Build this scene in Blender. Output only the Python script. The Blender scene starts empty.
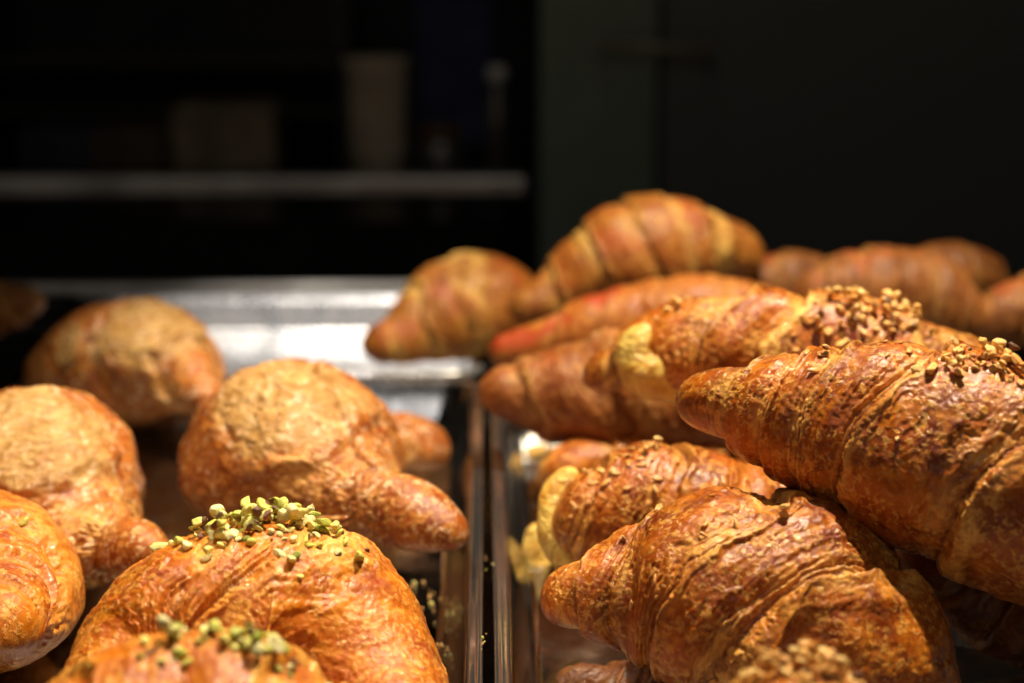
import bpy, bmesh, math, random
import numpy as np
from mathutils import Vector, Matrix, noise as mnoise
from mathutils.bvhtree import BVHTree

scene = bpy.context.scene
COL = scene.collection
rad = math.radians

# ------------------------------------------------------------------ camera
W, H = 1024, 683
FPX = 60.0 / 36.0 * W
PITCH, YAW = rad(14.33), rad(-0.9)
CAM = Vector((0.0, 0.0, 0.32))
cam_rot = Matrix.Rotation(YAW, 3, 'Z') @ Matrix.Rotation(rad(90) - PITCH, 3, 'X')
cd = bpy.data.cameras.new('camera'); cam = bpy.data.objects.new('camera', cd); COL.objects.link(cam)
cam.matrix_world = Matrix.Translation(CAM) @ cam_rot.to_4x4()
cd.lens = 60; cd.sensor_width = 36; cd.clip_start = 0.01; cd.clip_end = 50
cd.dof.use_dof = True; cd.dof.focus_distance = 0.74; cd.dof.aperture_fstop = 4.2
cd.dof.aperture_blades = 0
scene.camera = cam

def ray(px, py):
    return (cam_rot @ Vector(((px - W / 2) / FPX, -(py - H / 2) / FPX, -1.0)))
def at(px, py, Y):
    """world point on the sight line of a measured photo position, at world distance Y"""
    d = ray(px, py); t = Y / d.y
    return CAM + d * t
def atz(px, py, z):
    d = ray(px, py); t = (z - CAM.z) / d.z
    return CAM + d * t
def px2m(r, Y):
    return r * Y / FPX / math.cos(PITCH) * 0.985

# ------------------------------------------------------------------ tagging
def tag(o, label=None, cat=None, group=None, kind=None):
    if label: o['label'] = label
    if cat: o['category'] = cat
    if group: o['group'] = group
    if kind: o['kind'] = kind
    return o
def empty(name, loc):
    o = bpy.data.objects.new(name, None); COL.objects.link(o); o.location = loc
    o.empty_display_size = 0.02
    return o
def link(name, me, parent=None, loc=None):
    o = bpy.data.objects.new(name, me); COL.objects.link(o)
    if parent: o.parent = parent
    if loc is not None: o.location = loc
    return o

# ------------------------------------------------------------------ numpy noise
_rng = np.random.RandomState(7)
_perm = _rng.permutation(256); _perm = np.concatenate([_perm, _perm, _perm])
_grad = _rng.normal(size=(256, 3)); _grad /= np.linalg.norm(_grad, axis=1)[:, None]
def perlin(P):
    Pi = np.floor(P).astype(np.int64); Pf = P - Pi; Pi &= 255
    u = Pf * Pf * Pf * (Pf * (Pf * 6 - 15) + 10)
    res = 0
    for dx in (0, 1):
        wx = u[..., 0] if dx else 1 - u[..., 0]
        for dy in (0, 1):
            wy = u[..., 1] if dy else 1 - u[..., 1]
            for dz in (0, 1):
                wz = u[..., 2] if dz else 1 - u[..., 2]
                h = _perm[_perm[_perm[Pi[..., 0] + dx] + Pi[..., 1] + dy] + Pi[..., 2] + dz]
                g = _grad[h]
                d = g[..., 0] * (Pf[..., 0] - dx) + g[..., 1] * (Pf[..., 1] - dy) + g[..., 2] * (Pf[..., 2] - dz)
                res = res + wx * wy * wz * d
    return res * 1.6
def fbm(P, o=3):
    s = 0; a = 1; t = 0
    for i in range(o):
        s = s + a * perlin(P * (2.03 ** i) + 17.3 * i); t += a; a *= 0.5
    return s / t
def sstep(a, b, x):
    t = np.clip((x - a) / (b - a), 0, 1); return t * t * (3 - 2 * t)

# ------------------------------------------------------------------ materials
class NT:
    def __init__(s, name):
        s.m = bpy.data.materials.new(name); s.m.use_nodes = True
        s.t = s.m.node_tree; s.n = s.t.nodes; s.l = s.t.links
        s.b = s.n['Principled BSDF']
    def node(s, ty, **kw):
        n = s.n.new(ty)
        for k, v in kw.items(): setattr(n, k, v)
        return n
    def put(s, sock, v):
        if isinstance(v, bpy.types.NodeSocket): s.l.new(v, sock)
        else: sock.default_value = v
    def noise(s, vec, scale, detail=3, rough=0.55, dist=0.0):
        n = s.node('ShaderNodeTexNoise'); s.put(n.inputs['Vector'], vec)
        n.inputs['Scale'].default_value = scale; n.inputs['Detail'].default_value = detail
        n.inputs['Roughness'].default_value = rough; n.inputs['Distortion'].default_value = dist
        return n.outputs['Fac']
    def vor(s, vec, scale, feature='F1'):
        n = s.node('ShaderNodeTexVoronoi', feature=feature); s.put(n.inputs['Vector'], vec)
        n.inputs['Scale'].default_value = scale
        return n.outputs['Distance']
    def ramp(s, f, a, b, lo=0.0, hi=1.0):
        n = s.node('ShaderNodeMapRange'); n.interpolation_type = 'SMOOTHSTEP'
        s.put(n.inputs['Value'], f)
        n.inputs['From Min'].default_value = a; n.inputs['From Max'].default_value = b
        n.inputs['To Min'].default_value = lo; n.inputs['To Max'].default_value = hi
        return n.outputs['Result']
    def math(s, op, a, b=0.0, c=0.0):
        n = s.node('ShaderNodeMath', operation=op)
        s.put(n.inputs[0], a); s.put(n.inputs[1], b)
        if op == 'MULTIPLY_ADD': s.put(n.inputs[2], c)
        return n.outputs[0]
    def mix(s, f, a, b):
        n = s.node('ShaderNodeMix', data_type='RGBA')
        s.put(n.inputs[0], f)
        for k, v in ((6, a), (7, b)):
            if isinstance(v, tuple): v = (*v, 1.0) if len(v) == 3 else v
            s.put(n.inputs[k], v)
        return n.outputs[2]
    def attr(s, name, vec=False):
        n = s.node('ShaderNodeAttribute', attribute_name=name)
        return n.outputs['Vector'] if vec else n.outputs['Fac']
    def scale(s, vec, v):
        n = s.node('ShaderNodeVectorMath', operation='MULTIPLY'); s.put(n.inputs[0], vec); n.inputs[1].default_value = v
        return n.outputs[0]
    def bump(s, h, dist, strength=1.0, nrm=None):
        n = s.node('ShaderNodeBump'); s.put(n.inputs['Height'], h)
        n.inputs['Distance'].default_value = dist; n.inputs['Strength'].default_value = strength
        if nrm is not None: s.l.new(nrm, n.inputs['Normal'])
        return n.outputs[0]

def crust(name, deep, mid, light, pale, gloss=0.45, speck=0.6, red=0.0, sugar=0.0, rough=0.42):
    s = NT(name); b = s.b
    pos = s.node('ShaderNodeTexCoord').outputs['Object']
    lam = s.attr('lam', True); pa = s.attr('pale'); gr = s.attr('groove'); sd = s.attr('seed')
    n1 = s.noise(pos, 38, 4, 0.6); n2 = s.noise(pos, 130, 5, 0.65, 0.6)
    lamv = s.scale(lam, (900.0, 95.0, 1.0))
    ls = s.noise(lamv, 1.0, 3, 0.6)                       # fine lamination lines
    lamw = s.scale(lam, (260.0, 45.0, 1.0))
    lw = s.noise(lamw, 1.0, 3, 0.6)
    c = s.mix(s.ramp(n1, 0.36, 0.66), deep, mid)
    c = s.mix(s.ramp(n2, 0.45, 0.72), c, light)
    n3 = s.noise(pos, 17, 3, 0.6, 0.4)
    c = s.mix(s.ramp(n3, 0.50, 0.70, 0.0, 0.55), c, deep)
    c = s.mix(s.math('MULTIPLY', s.ramp(lw, 0.5, 0.72), 0.45), c, light)
    # blisters: small raised paler flecks
    bl = s.noise(pos, 340, 2, 0.55, 0.5); blm = s.ramp(bl, 0.49, 0.62)
    bl2 = s.ramp(s.noise(pos, 60, 3, 0.55), 0.36, 0.56, 0.15, 1.0)
    blf = s.math('MULTIPLY', blm, bl2)
    c = s.mix(s.math('MULTIPLY', blf, speck), c, pale)
    # pale, unbrowned dough where layers pulled apart
    pm = s.math('MULTIPLY', pa, s.ramp(s.math('ADD', s.math('MULTIPLY', ls, 0.5), s.math('MULTIPLY', n2, 0.5)), 0.34, 0.6))
    c = s.mix(pm, c, pale)
    dm = s.attr('dome')
    wr = s.noise(s.scale(pos, (60.0, 60.0, 260.0)), 1.0, 4, 0.65, 1.0)
    dcol = s.mix(s.ramp(wr, 0.40, 0.62), (0.42, 0.21, 0.055), (0.62, 0.39, 0.14))
    c = s.mix(s.math('MULTIPLY', dm, s.ramp(n2, 0.30, 0.5, 0.55, 0.97)), c, dcol)
    # darker lines along the creases and torn edges
    dk = s.math('MULTIPLY', gr, s.ramp(ls, 0.35, 0.62, 0.9, 0.25))
    c = s.mix(dk, c, tuple(x * 0.55 for x in deep))
    if red > 0:
        rm = s.ramp(s.noise(pos, 30, 2, 0.5, 0.5), 0.53, 0.62, 0.0, red)
        c = s.mix(s.math('MULTIPLY', rm, s.attr('topm')), c, (0.40, 0.055, 0.010))
    if sugar > 0:
        sm = s.math('MULTIPLY', s.ramp(s.noise(pos, 170, 4, 0.7, 0.4), 0.54, 0.68), sugar)
        c = s.mix(sm, c, (0.85, 0.62, 0.40))
    s.l.new(c, b.inputs['Base Color'])
    rr = s.ramp(s.noise(pos, 160, 4, 0.6), 0.35, 0.7, rough - 0.12, rough + 0.2)
    s.l.new(s.math('ADD', rr, s.math('MULTIPLY', pm, 0.15)), b.inputs['Roughness'])
    b.inputs['Specular IOR Level'].default_value = 0.28
    s.l.new(s.ramp(s.noise(pos, 55, 3, 0.6), 0.38, 0.62, gloss * 0.4, gloss * 1.1), b.inputs['Coat Weight'])
    s.l.new(s.ramp(s.noise(pos, 300, 3, 0.6), 0.4, 0.65, 0.05, 0.17), b.inputs['Coat Roughness'])
    b.inputs['Coat IOR'].default_value = 1.45
    h0 = s.math('MULTIPLY', s.math('MULTIPLY', wr, dm), 1.6)
    h = s.math('ADD', s.math('MULTIPLY', blf, 0.28), s.math('MULTIPLY_ADD', n2, 0.22, h0))
    h = s.math('ADD', h, s.math('MULTIPLY', ls, s.math('MULTIPLY_ADD', pa, 0.9, 0.12)))
    h = s.math('ADD', h, s.math('MULTIPLY', s.noise(pos, 1400, 3, 0.6), 0.22))
    nb = s.bump(h, 0.0010, 0.6)
    s.l.new(nb, b.inputs['Normal'])
    cb = s.bump(s.math('ADD', h, s.math('MULTIPLY', s.noise(pos, 900, 4, 0.7), 0.5)), 0.0010, 0.7)
    s.l.new(cb, b.inputs['Coat Normal'])
    return s.m

M_HAZEL = crust('crust_hazelnut', (0.17, 0.024, 0.002), (0.46, 0.104, 0.006), (0.62, 0.205, 0.016), (0.90, 0.50, 0.11), gloss=0.9, speck=0.5, rough=0.40)
M_PIST = crust('crust_pistachio', (0.34, 0.052, 0.002), (0.57, 0.150, 0.006), (0.71, 0.26, 0.018), (0.92, 0.50, 0.10), gloss=0.9, speck=0.5, rough=0.40)
M_SWEET = crust('crust_sweet', (0.25, 0.042, 0.003), (0.45, 0.115, 0.010), (0.60, 0.22, 0.030), (0.78, 0.46, 0.13), gloss=1.0, speck=0.6, sugar=0.8, rough=0.45)
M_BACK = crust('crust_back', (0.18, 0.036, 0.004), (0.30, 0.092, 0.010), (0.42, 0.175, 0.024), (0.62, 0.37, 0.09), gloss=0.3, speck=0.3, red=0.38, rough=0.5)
M_RED = crust('crust_red', (0.27, 0.055, 0.008), (0.42, 0.12, 0.016), (0.52, 0.20, 0.03), (0.62, 0.34, 0.08), gloss=0.35, speck=0.3, red=1.0, rough=0.45)
M_SHADED = crust('crust_shaded', (0.07, 0.016, 0.004), (0.13, 0.035, 0.007), (0.2, 0.07, 0.015), (0.3, 0.14, 0.04), gloss=0.3, speck=0.2, rough=0.5)  # crust colour darkened to stand for shade deep in the pile
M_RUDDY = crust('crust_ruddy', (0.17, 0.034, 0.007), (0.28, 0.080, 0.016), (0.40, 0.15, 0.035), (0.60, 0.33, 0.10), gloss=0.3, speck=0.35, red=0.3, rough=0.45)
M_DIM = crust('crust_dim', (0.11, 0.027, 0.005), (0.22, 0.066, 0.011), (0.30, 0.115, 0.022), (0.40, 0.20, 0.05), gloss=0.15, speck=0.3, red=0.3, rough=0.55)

def simple(name, col, rough=0.5, metal=0.0, var=0.0, vs=50, bumpd=0.0, coat=0.0):
    s = NT(name); b = s.b
    pos = s.node('ShaderNodeTexCoord').outputs['Object']
    if var > 0:
        n = s.noise(pos, vs, 4, 0.6)
        a = tuple(x * (1 - var) for x in col); c = tuple(min(1, x * (1 + var)) for x in col)
        s.l.new(s.mix(s.ramp(n, 0.35, 0.65), a, c), b.inputs['Base Color'])
        s.l.new(s.ramp(n, 0.3, 0.7, max(0.03, rough - 0.1), rough + 0.1), b.inputs['Roughness'])
    else:
        b.inputs['Base Color'].default_value = (*col, 1); b.inputs['Roughness'].default_value = rough
    b.inputs['Metallic'].default_value = metal
    b.inputs['Coat Weight'].default_value = coat
    if bumpd > 0:
        s.l.new(s.bump(s.noise(pos, vs * 2, 4, 0.6), bumpd, 0.8), b.inputs['Normal'])
    return s.m

def steel_mat(name, rough=0.22, metal=1.0, k=1.0):
    s = NT(name); b = s.b
    pos = s.node('ShaderNodeTexCoord').outputs['Object']
    b.inputs['Metallic'].default_value = metal
    smear = s.noise(pos, 28, 5, 0.7, 1.0)
    brush = s.noise(s.scale(pos, (900.0, 14.0, 60.0)), 1.0, 3, 0.6)
    s.l.new(s.mix(s.ramp(smear, 0.35, 0.7), tuple(k * q for q in (0.58, 0.59, 0.60)), tuple(k * q for q in (0.42, 0.40, 0.38))), b.inputs['Base Color'])
    r = s.math('ADD', s.ramp(smear, 0.3, 0.7, rough - 0.08, rough + 0.12), s.math('MULTIPLY', brush, 0.08))
    s.l.new(r, b.inputs['Roughness'])
    h = s.math('ADD', s.math('MULTIPLY', s.noise(pos, 16, 3, 0.5), 1.0), s.math('MULTIPLY', brush, 0.02))
    s.l.new(s.bump(h, 0.0016, 0.6), b.inputs['Normal'])
    return s.m
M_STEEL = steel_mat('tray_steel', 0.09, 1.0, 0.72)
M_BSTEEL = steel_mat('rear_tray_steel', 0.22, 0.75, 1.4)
M_RIM = steel_mat('rim_steel', 0.10, 0.95, 0.95)
M_RAIL = simple('rail_steel', (0.85, 0.80, 0.72), 0.4, 0.5, 0.2, 12)

def nutmat(name, a, b_, c, skin, rough=0.5):
    s = NT(name); b = s.b
    oi = s.node('ShaderNodeObjectInfo').outputs['Random']
    pos = s.node('ShaderNodeTexCoord').outputs['Object']
    cc = s.mix(s.ramp(oi, 0.2, 0.5), a, b_); cc = s.mix(s.ramp(oi, 0.55, 0.9), cc, c)
    cc = s.mix(s.math('MULTIPLY', s.ramp(s.noise(pos, 260, 4, 0.6), 0.42, 0.68), 0.5), cc, tuple(x * 0.6 for x in a))
    sk = s.math('MULTIPLY', s.ramp(s.noise(pos, 170, 2, 0.5), 0.56, 0.60), s.ramp(oi, 0.3, 0.8))
    cc = s.mix(sk, cc, skin)
    s.l.new(cc, b.inputs['Base Color']); b.inputs['Roughness'].default_value = rough
    b.inputs['Subsurface Weight'].default_value = 0.2
    b.inputs['Subsurface Radius'].default_value = (1.0, 0.7, 0.3); b.inputs['Subsurface Scale'].default_value = 0.002
    s.l.new(s.bump(s.noise(pos, 900, 4, 0.65), 0.0006, 0.8), b.inputs['Normal'])
    return s.m
M_PNUT = nutmat('pistachio_flesh', (0.78, 0.72, 0.19), (0.92, 0.84, 0.42), (0.66, 0.66, 0.12), (0.16, 0.055, 0.03))
M_PNUTG = nutmat('pistachio_green', (0.50, 0.54, 0.08), (0.62, 0.62, 0.12), (0.34, 0.40, 0.05), (0.13, 0.05, 0.035))
M_PSKIN = simple('pistachio_skin', (0.15, 0.055, 0.03), 0.6, 0, 0.3, 200, 0.0005)
M_HNUT = nutmat('hazelnut_flesh', (0.84, 0.48, 0.13), (0.92, 0.62, 0.22), (0.74, 0.36, 0.08), (0.22, 0.07, 0.02))
M_HSKIN = simple('hazelnut_skin', (0.13, 0.045, 0.018), 0.6, 0, 0.3, 200, 0.0005)
M_CREAM = NT('custard')
_s = M_CREAM; _pos = _s.node('ShaderNodeTexCoord').outputs['Object']
_s.l.new(_s.mix(_s.ramp(_s.noise(_pos, 90, 4, 0.6), 0.35, 0.65), (0.62, 0.30, 0.035), (0.86, 0.62, 0.15)), _s.b.inputs['Base Color'])
_s.b.inputs['Roughness'].default_value = 0.35; _s.b.inputs['Subsurface Weight'].default_value = 0.3
_s.b.inputs['Subsurface Radius'].default_value = (1, 0.7, 0.25); _s.b.inputs['Subsurface Scale'].default_value = 0.004
_s.l.new(_s.bump(_s.noise(_pos, 110, 4, 0.6, 0.8), 0.005, 0.8), _s.b.inputs['Normal'])
M_CREAM = M_CREAM.m

# ------------------------------------------------------------------ croissant
def catmull(P, n):
    P = np.asarray(P, float); m = len(P)
    ext = np.vstack([2 * P[0] - P[1], P, 2 * P[-1] - P[-2]])
    d = np.linalg.norm(np.diff(P[:, :3], axis=0), axis=1); cum = np.concatenate([[0], np.cumsum(d)])
    out = []; ts = np.linspace(0, cum[-1], n)
    for t in ts:
        i = min(np.searchsorted(cum, t, side='right') - 1, m - 2); f = (t - cum[i]) / d[i]
        p0, p1, p2, p3 = ext[i:i + 4]
        out.append(0.5 * ((2 * p1) + (-p0 + p2) * f + (2 * p0 - 5 * p1 + 4 * p2 - p3) * f * f + (-p0 + 3 * p1 - 3 * p2 + p3) * f ** 3))
    return np.array(out)

BODIES = {}
def croissant_mesh(ctrl, seed, bands=3.4, uc=0.5, phase=0.0, step=0.11, nu=260, nv=200, twist=1.0, turn=0.0,
                   pale_c=None, pale_r=0.05, lam_amp=1.0, flat=0.22, groove_pale=0.8, lump=0.06, jit=1.0, edges=None, strip=1.0, fibre=1.0, dent=()):
    """ctrl: (photo x, photo y, world Y, radius in photo px). Rolled-dough body: a tapering bent tube whose
    surface carries the spiral edge of the rolled triangle on both sides of the widest wrap."""
    P = []
    for (x, y, Y, r) in ctrl:
        p = at(x, y, Y); P.append((p.x, p.y, p.z, px2m(r, Y)))
    P = np.array(P)
    for a_i, b_i in ((0, 1), (-1, -2)):
        dd = P[a_i, :3] - P[b_i, :3]; P[a_i, :3] += dd / np.linalg.norm(dd) * P[a_i, 3] * 0.85
    C = catmull(P, 240)
    # even arclength resample, smooth
    k = np.array([1, 4, 6, 4, 1]) / 16
    for _ in range(6):
        Cp = np.vstack([C[:1]] * 2 + [C] + [C[-1:]] * 2)
        C = sum(k[j] * Cp[j:j + len(C)] for j in range(5))
    d = np.linalg.norm(np.diff(C[:, :3], axis=0), axis=1); cum = np.concatenate([[0], np.cumsum(d)]); L = cum[-1]
    # denser toward ends
    uu = np.linspace(0, 1, nu); uu = uu - 0.0
    s = uu * L
    S = np.stack([np.interp(s, cum, C[:, j]) for j in range(4)], 1)
    ctr = S[:, :3]; R = S[:, 3].copy()
    # rounded ends
    for sgn, r0 in ((0, R[0]), (1, R[-1])):
        dist = s if sgn == 0 else L - s
        tl = max(r0 * 1.15, 0.004)
        q = np.clip(dist / tl, 0, 1); R *= np.sqrt(np.clip(1 - (1 - q) ** 2, 0, 1))
    R = np.maximum(R, 1e-5)
    T = np.gradient(ctr, axis=0); T /= np.linalg.norm(T, axis=1)[:, None]
    Z = np.array([0, 0, 1.0]); N = Z - T * (T @ Z)[:, None]; N /= np.linalg.norm(N, axis=1)[:, None]
    for _ in range(20):
        N[1:-1] = (N[:-2] + 2 * N[1:-1] + N[2:]) / 4
    N /= np.linalg.norm(N, axis=1)[:, None]
    B = np.cross(T, N)
    v = np.linspace(0, 2 * np.pi, nv, endpoint=False)
    U, V = np.meshgrid(uu, v, indexing='ij')
    cs, sn = -np.cos(V), np.sin(V)          # v=0 is the underside (seam hidden there)
    fl = 1 - flat * sstep(0.15, 1.0, -cs)
    dirv = N[:, None, :] * cs[..., None] + B[:, None, :] * sn[..., None]
    off = np.array([seed * 3.7, seed * 1.9, seed * 5.1])
    base = ctr[:, None, :] + dirv * (R[:, None] * fl)[..., None]
    lp = fbm(base * 22 + off, 2)
    # spiral phase
    side = np.sign(U - uc)
    au = np.abs(U - uc) / np.where(U < uc, uc, 1 - uc)
    vv = (V / (2 * np.pi) + turn) % 1.0
    tri = np.abs(((vv) % 1.0) * 2 - 1)       # V-shaped edges, apex on top
    p = bands * au ** 0.92 + phase + -twist * (tri - 0.5) * 0.85 * np.where(side < 0, 1.0, 0.9) + side * 0.08
    p = p + jit * (0.20 * lp + 0.06 * perlin(base * 70 + off) + 0.03 * perlin(base * 210 + off) + 0.016 * perlin(base * 600 + off))
    if edges is not None:
        # crease lines observed on the crust: each becomes a curve u(v) round the body
        rel = (base - np.array(CAM)) @ np.array(cam_rot)
        sx = W / 2 + FPX * rel[..., 0] / -rel[..., 2]; sy = H / 2 - FPX * rel[..., 1] / -rel[..., 2]
        facing = np.sum(dirv * (base - np.array(CAM)), -1) < 0
        vang = V / (2 * np.pi)
        def curve(pts):
            us, vs = [], []
            for (x, y) in pts:
                d2 = (sx - x) ** 2 + (sy - y) ** 2 + np.where(facing, 0, 1e9)
                i_, j_ = np.unravel_index(np.argmin(d2), d2.shape); us.append(uu[i_]); vs.append(v[j_] / (2 * np.pi))
            o_ = np.argsort(vs); vs = np.array(vs)[o_]; us = np.array(us)[o_]
            vg = v / (2 * np.pi)
            c = np.interp(vg, np.concatenate([[vs[0] - .42, vs[0] - .25], vs, [vs[-1] + .25, vs[-1] + .42]]), np.concatenate([[us.mean(), us[0]], us, [us[-1], us.mean()]]))
            kk = max(3, nv // 14)
            cc = np.concatenate([c[-kk:], c, c[:kk]]); ker = np.hanning(2 * kk + 1); ker /= ker.sum()
            return np.convolve(cc, ker, 'valid')
        le = [curve(e) for e in edges[0]]; re_ = [curve(e) for e in edges[1]]
        pw = np.zeros_like(U); nl, nr = len(le), len(re_)
        for jj in range(nv):
            lu = [max(0.01, c_[jj]) for c_ in le]; ru = [min(0.99, c_[jj]) for c_ in re_]
            mid = uc
            if lu: mid = max(mid, lu[0] + 0.03)
            if ru: mid = min(mid, ru[0] - 0.03)
            for a_ in range(1, nl): lu[a_] = min(lu[a_], lu[a_ - 1] - 0.012)
            for a_ in range(1, nr): ru[a_] = max(ru[a_], ru[a_ - 1] + 0.012)
            xs = [min(-0.02, (lu[-1] if lu else 0) - 0.05)] + lu[::-1] + [mid] + ru + [max(1.02, (ru[-1] if ru else 1) + 0.05)]
            ys = [-(nl + 1)] + [-(a_ + 1) for a_ in range(nl)][::-1] + [0] + [a_ + 1 for a_ in range(nr)] + [nr + 1]
            pw[:, jj] = np.interp(uu, xs, ys)
        side = np.sign(pw); bands = (nl + nr + 2) / 2
        p = np.abs(pw) + jit * (0.05 * lp + 0.05 * perlin(base * 70 + off) + 0.03 * perlin(base * 210 + off) + 0.02 * perlin(base * 600 + off))
        p = np.maximum(p, 0.02)
        p = np.where(p < 1, 0.55 + 0.45 * p, p)     # the middle wrap starts full height
    gi, gj = np.gradient(p); gj = np.minimum(np.abs(gj), 0.3); gp = np.sqrt(gi ** 2 + gj ** 2)
    dw = np.clip(2.0 * gp, 0.03, 0.35)
    kidx = np.floor(p); q = p - kidx
    live = sstep(0.0, 0.15, p)
    endf = sstep(0.0, 0.10, np.minimum(U, 1 - U))
    hsh = np.abs(np.sin((kidx + 3) * 12.9898 + side * 4.1 + seed) * 43758.5) % 1.0
    rise = sstep(0.0, 0.55, q) ** 0.8
    lip = np.exp(-((q - 0.93) / 0.07) ** 2) * 0.22
    drop = 1 - sstep(0.0, 1.0, (q - 1 + dw) / dw)
    st = step * (0.65 + 0.7 * hsh)
    hgt = st * ((rise * 0.95 + lip) * drop - 0.75)
    hgt = np.where(kidx < 0, st * 0.2 * (1 - sstep(-0.03, 0.0, p) * 5), hgt)
    # centre wrap pillow
    hgt = hgt * endf
    # secondary thin torn edges inside a wrap
    p2 = p * 3.3 + 0.35 * perlin(base * 45 + off + 9) + seed
    q2 = p2 - np.floor(p2); m2 = sstep(0.05, 0.3, perlin(base * 33 + off + 31) + 0.10)
    hgt += 0.012 * m2 * (sstep(0, 0.8, q2) * (1 - sstep(0.93, 1, q2)) - 0.5) * endf * lam_amp
    # fine lamination ridges, in the pulled zone of each wrap
    lamu = p * L / (2 * bands); lamv = V * R[:, None].clip(0.01)
    zone = (np.exp(-((q - 0.16) / 0.16) ** 2) + 0.8 * sstep(0.78, 0.9, q)) * (p > 0.8) * strip
    lam3 = np.stack([lamu * 520, lamv * 28, np.zeros_like(U) + seed], -1)
    ln = perlin(lam3)
    hgt += 0.020 * ln * (zone + 0.25) * lam_amp * endf
    fib = perlin(np.stack([lamu * 230, lamv * 14, np.zeros_like(U) + seed * 2], -1) + 0.25 * lp[..., None])
    hgt += 0.010 * (1 - 2.6 * np.abs(fib)) * lam_amp * endf * sstep(-0.3, 0.3, perlin(base * 30 + off + 5)) * fibre
    if pale_c is not None:
        wv = base * np.array([45, 45, 190.0]) + off + 0.8 * perlin(base * 50)[..., None]
        hgt += (0.016 * (0.5 - np.abs(perlin(wv))) + 0.012 * fbm(base * 120 + off, 2)) * endf * (tri < 0.75)
    if pale_c is not None:
        ddm = 9.0
        for (cx, cy, cY, cr) in pale_c:
            ddm = np.minimum(ddm, np.linalg.norm(base - np.array(at(cx, cy, cY)), axis=-1) / px2m(cr, cY))
        ddm = ddm + 0.16 * perlin(base * 40 + off) + 0.06 * perlin(base * 160 + off)
        hgt += 0.050 * (1 - sstep(0.90, 0.98, ddm)) + 0.03 * np.exp(-((ddm - 0.86) / 0.06) ** 2)
        p3 = ddm * 6; q3 = p3 - np.floor(p3)
        hgt += 0.018 * sstep(0, .8, q3) * (1 - sstep(.85, 1, q3)) * (ddm < 2.2) * sstep(-0.2, 0.2, perlin(base * 30 + off + 3))
    Rm = R.max()
    rad_ = R[:, None] * fl * (1 + lump * lp * 1.4) + Rm * hgt * np.clip(R[:, None] / Rm * 1.6, 0, 1)
    fine = 0.00022 * fbm(base * 160 + off, 2) + 0.00028 * perlin(base * 420 + off) 
    rad_ = rad_ + fine * np.clip(R[:, None] / Rm * 2, 0, 1) * lam_amp
    rad_ = np.maximum(rad_, 1e-5)
    pos = ctr[:, None, :] + dirv * rad_[..., None]
    # dents where a neighbour presses / overhang cut
    for (dx, dy, dY, dr, dd) in dent:
        c = at(dx, dy, dY); c = np.array(c); w = np.exp(-np.sum((pos - c) ** 2, -1) / (px2m(dr, dY) ** 2))
        pos = pos - dirv * (w * dd)[..., None]
    dome = np.zeros_like(U)
    vn = sstep(-0.25, 0.35, perlin(base * 40 + off + 77))
    pale = groove_pale * (0.75 * np.exp(-((q - 0.12) / 0.13) ** 2) + 0.9 * sstep(0.86, 0.94, q)) * (p > 0.85) * (0.25 + 0.9 * vn)
    if pale_c is not None:
        for (cx, cy, cY, cr) in pale_c:
            c = np.array(at(cx, cy, cY)); dd = np.linalg.norm(pos - c, axis=-1) / px2m(cr, cY)
            dome = np.maximum(dome, 1 - sstep(0.7, 1.0, dd + 0.30 * perlin(base * 45 + off) + 0.15 * perlin(base * 140 + off)))

    groove = np.exp(-((q - 0.015) / 0.035) ** 2) * (kidx >= 0) * 0.95
    groove = np.maximum(groove, 0.35 * m2 * sstep(0.9, 0.97, q2))
    topm = sstep(0.0, 0.6, cs)
    verts = pos.reshape(-1, 3)
    i = np.arange(nu - 1)[:, None]; j = np.arange(nv)[None, :]; j2 = (j + 1) % nv
    F = np.stack([i * nv + j, (i + 1) * nv + j, (i + 1) * nv + j2, i * nv + j2], -1).reshape(-1, 4)
    o = verts.mean(0); o[2] = verts[:, 2].min()
    me = bpy.data.meshes.new('croissant')
    me.vertices.add(len(verts)); me.vertices.foreach_set('co', (verts - o).astype(np.float32).ravel())
    me.loops.add(F.size); me.loops.foreach_set('vertex_index', F.astype(np.int32).ravel())
    me.polygons.add(len(F)); me.polygons.foreach_set('loop_start', np.arange(0, F.size, 4, dtype=np.int32))
    me.polygons.foreach_set('loop_total', np.full(len(F), 4, np.int32))
    me.polygons.foreach_set('use_smooth', np.ones(len(F), bool))
    me.update(calc_edges=True)
    for nm, arr in (('dome', dome), ('pale', np.clip(pale, 0, 1)), ('groove', np.clip(groove, 0, 1)), ('topm', topm), ('seed', np.zeros_like(U) + seed)):
        a = me.attributes.new(nm, 'FLOAT', 'POINT'); a.data.foreach_set('value', arr.astype(np.float32).ravel())
    a = me.attributes.new('lam', 'FLOAT_VECTOR', 'POINT')
    a.data.foreach_set('vector', np.stack([lamu, lamv, np.zeros_like(U) + seed], -1).astype(np.float32).ravel())
    # bvh
    vl = [tuple(x) for x in verts[:, :]]
    return me, Vector(o), vl, F

def make_croissant(key, label, mat, ctrl, seed, parts=False, group=None, name='croissant', **kw):
    me, o, vl, F = croissant_mesh(ctrl, seed, **kw)
    me.materials.append(mat)
    if parts:
        root = empty(name, o); b = link('body', me, root)
    else:
        root = link(name, me, None, o)
    tag(root, label, 'croissant', group)
    BODIES[key] = (root, vl, F)
    return root
def bvh(key):
    root, vl, F = BODIES[key]
    return root, BVHTree.FromPolygons(vl, F.tolist())

G1 = 'sweet croissants lying in the left tray'
G2 = 'pistachio croissants at the front of the left tray'
G3 = 'nut topped croissants piled in the right tray'
G4 = 'plain croissants heaped in the rear trays'
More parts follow.
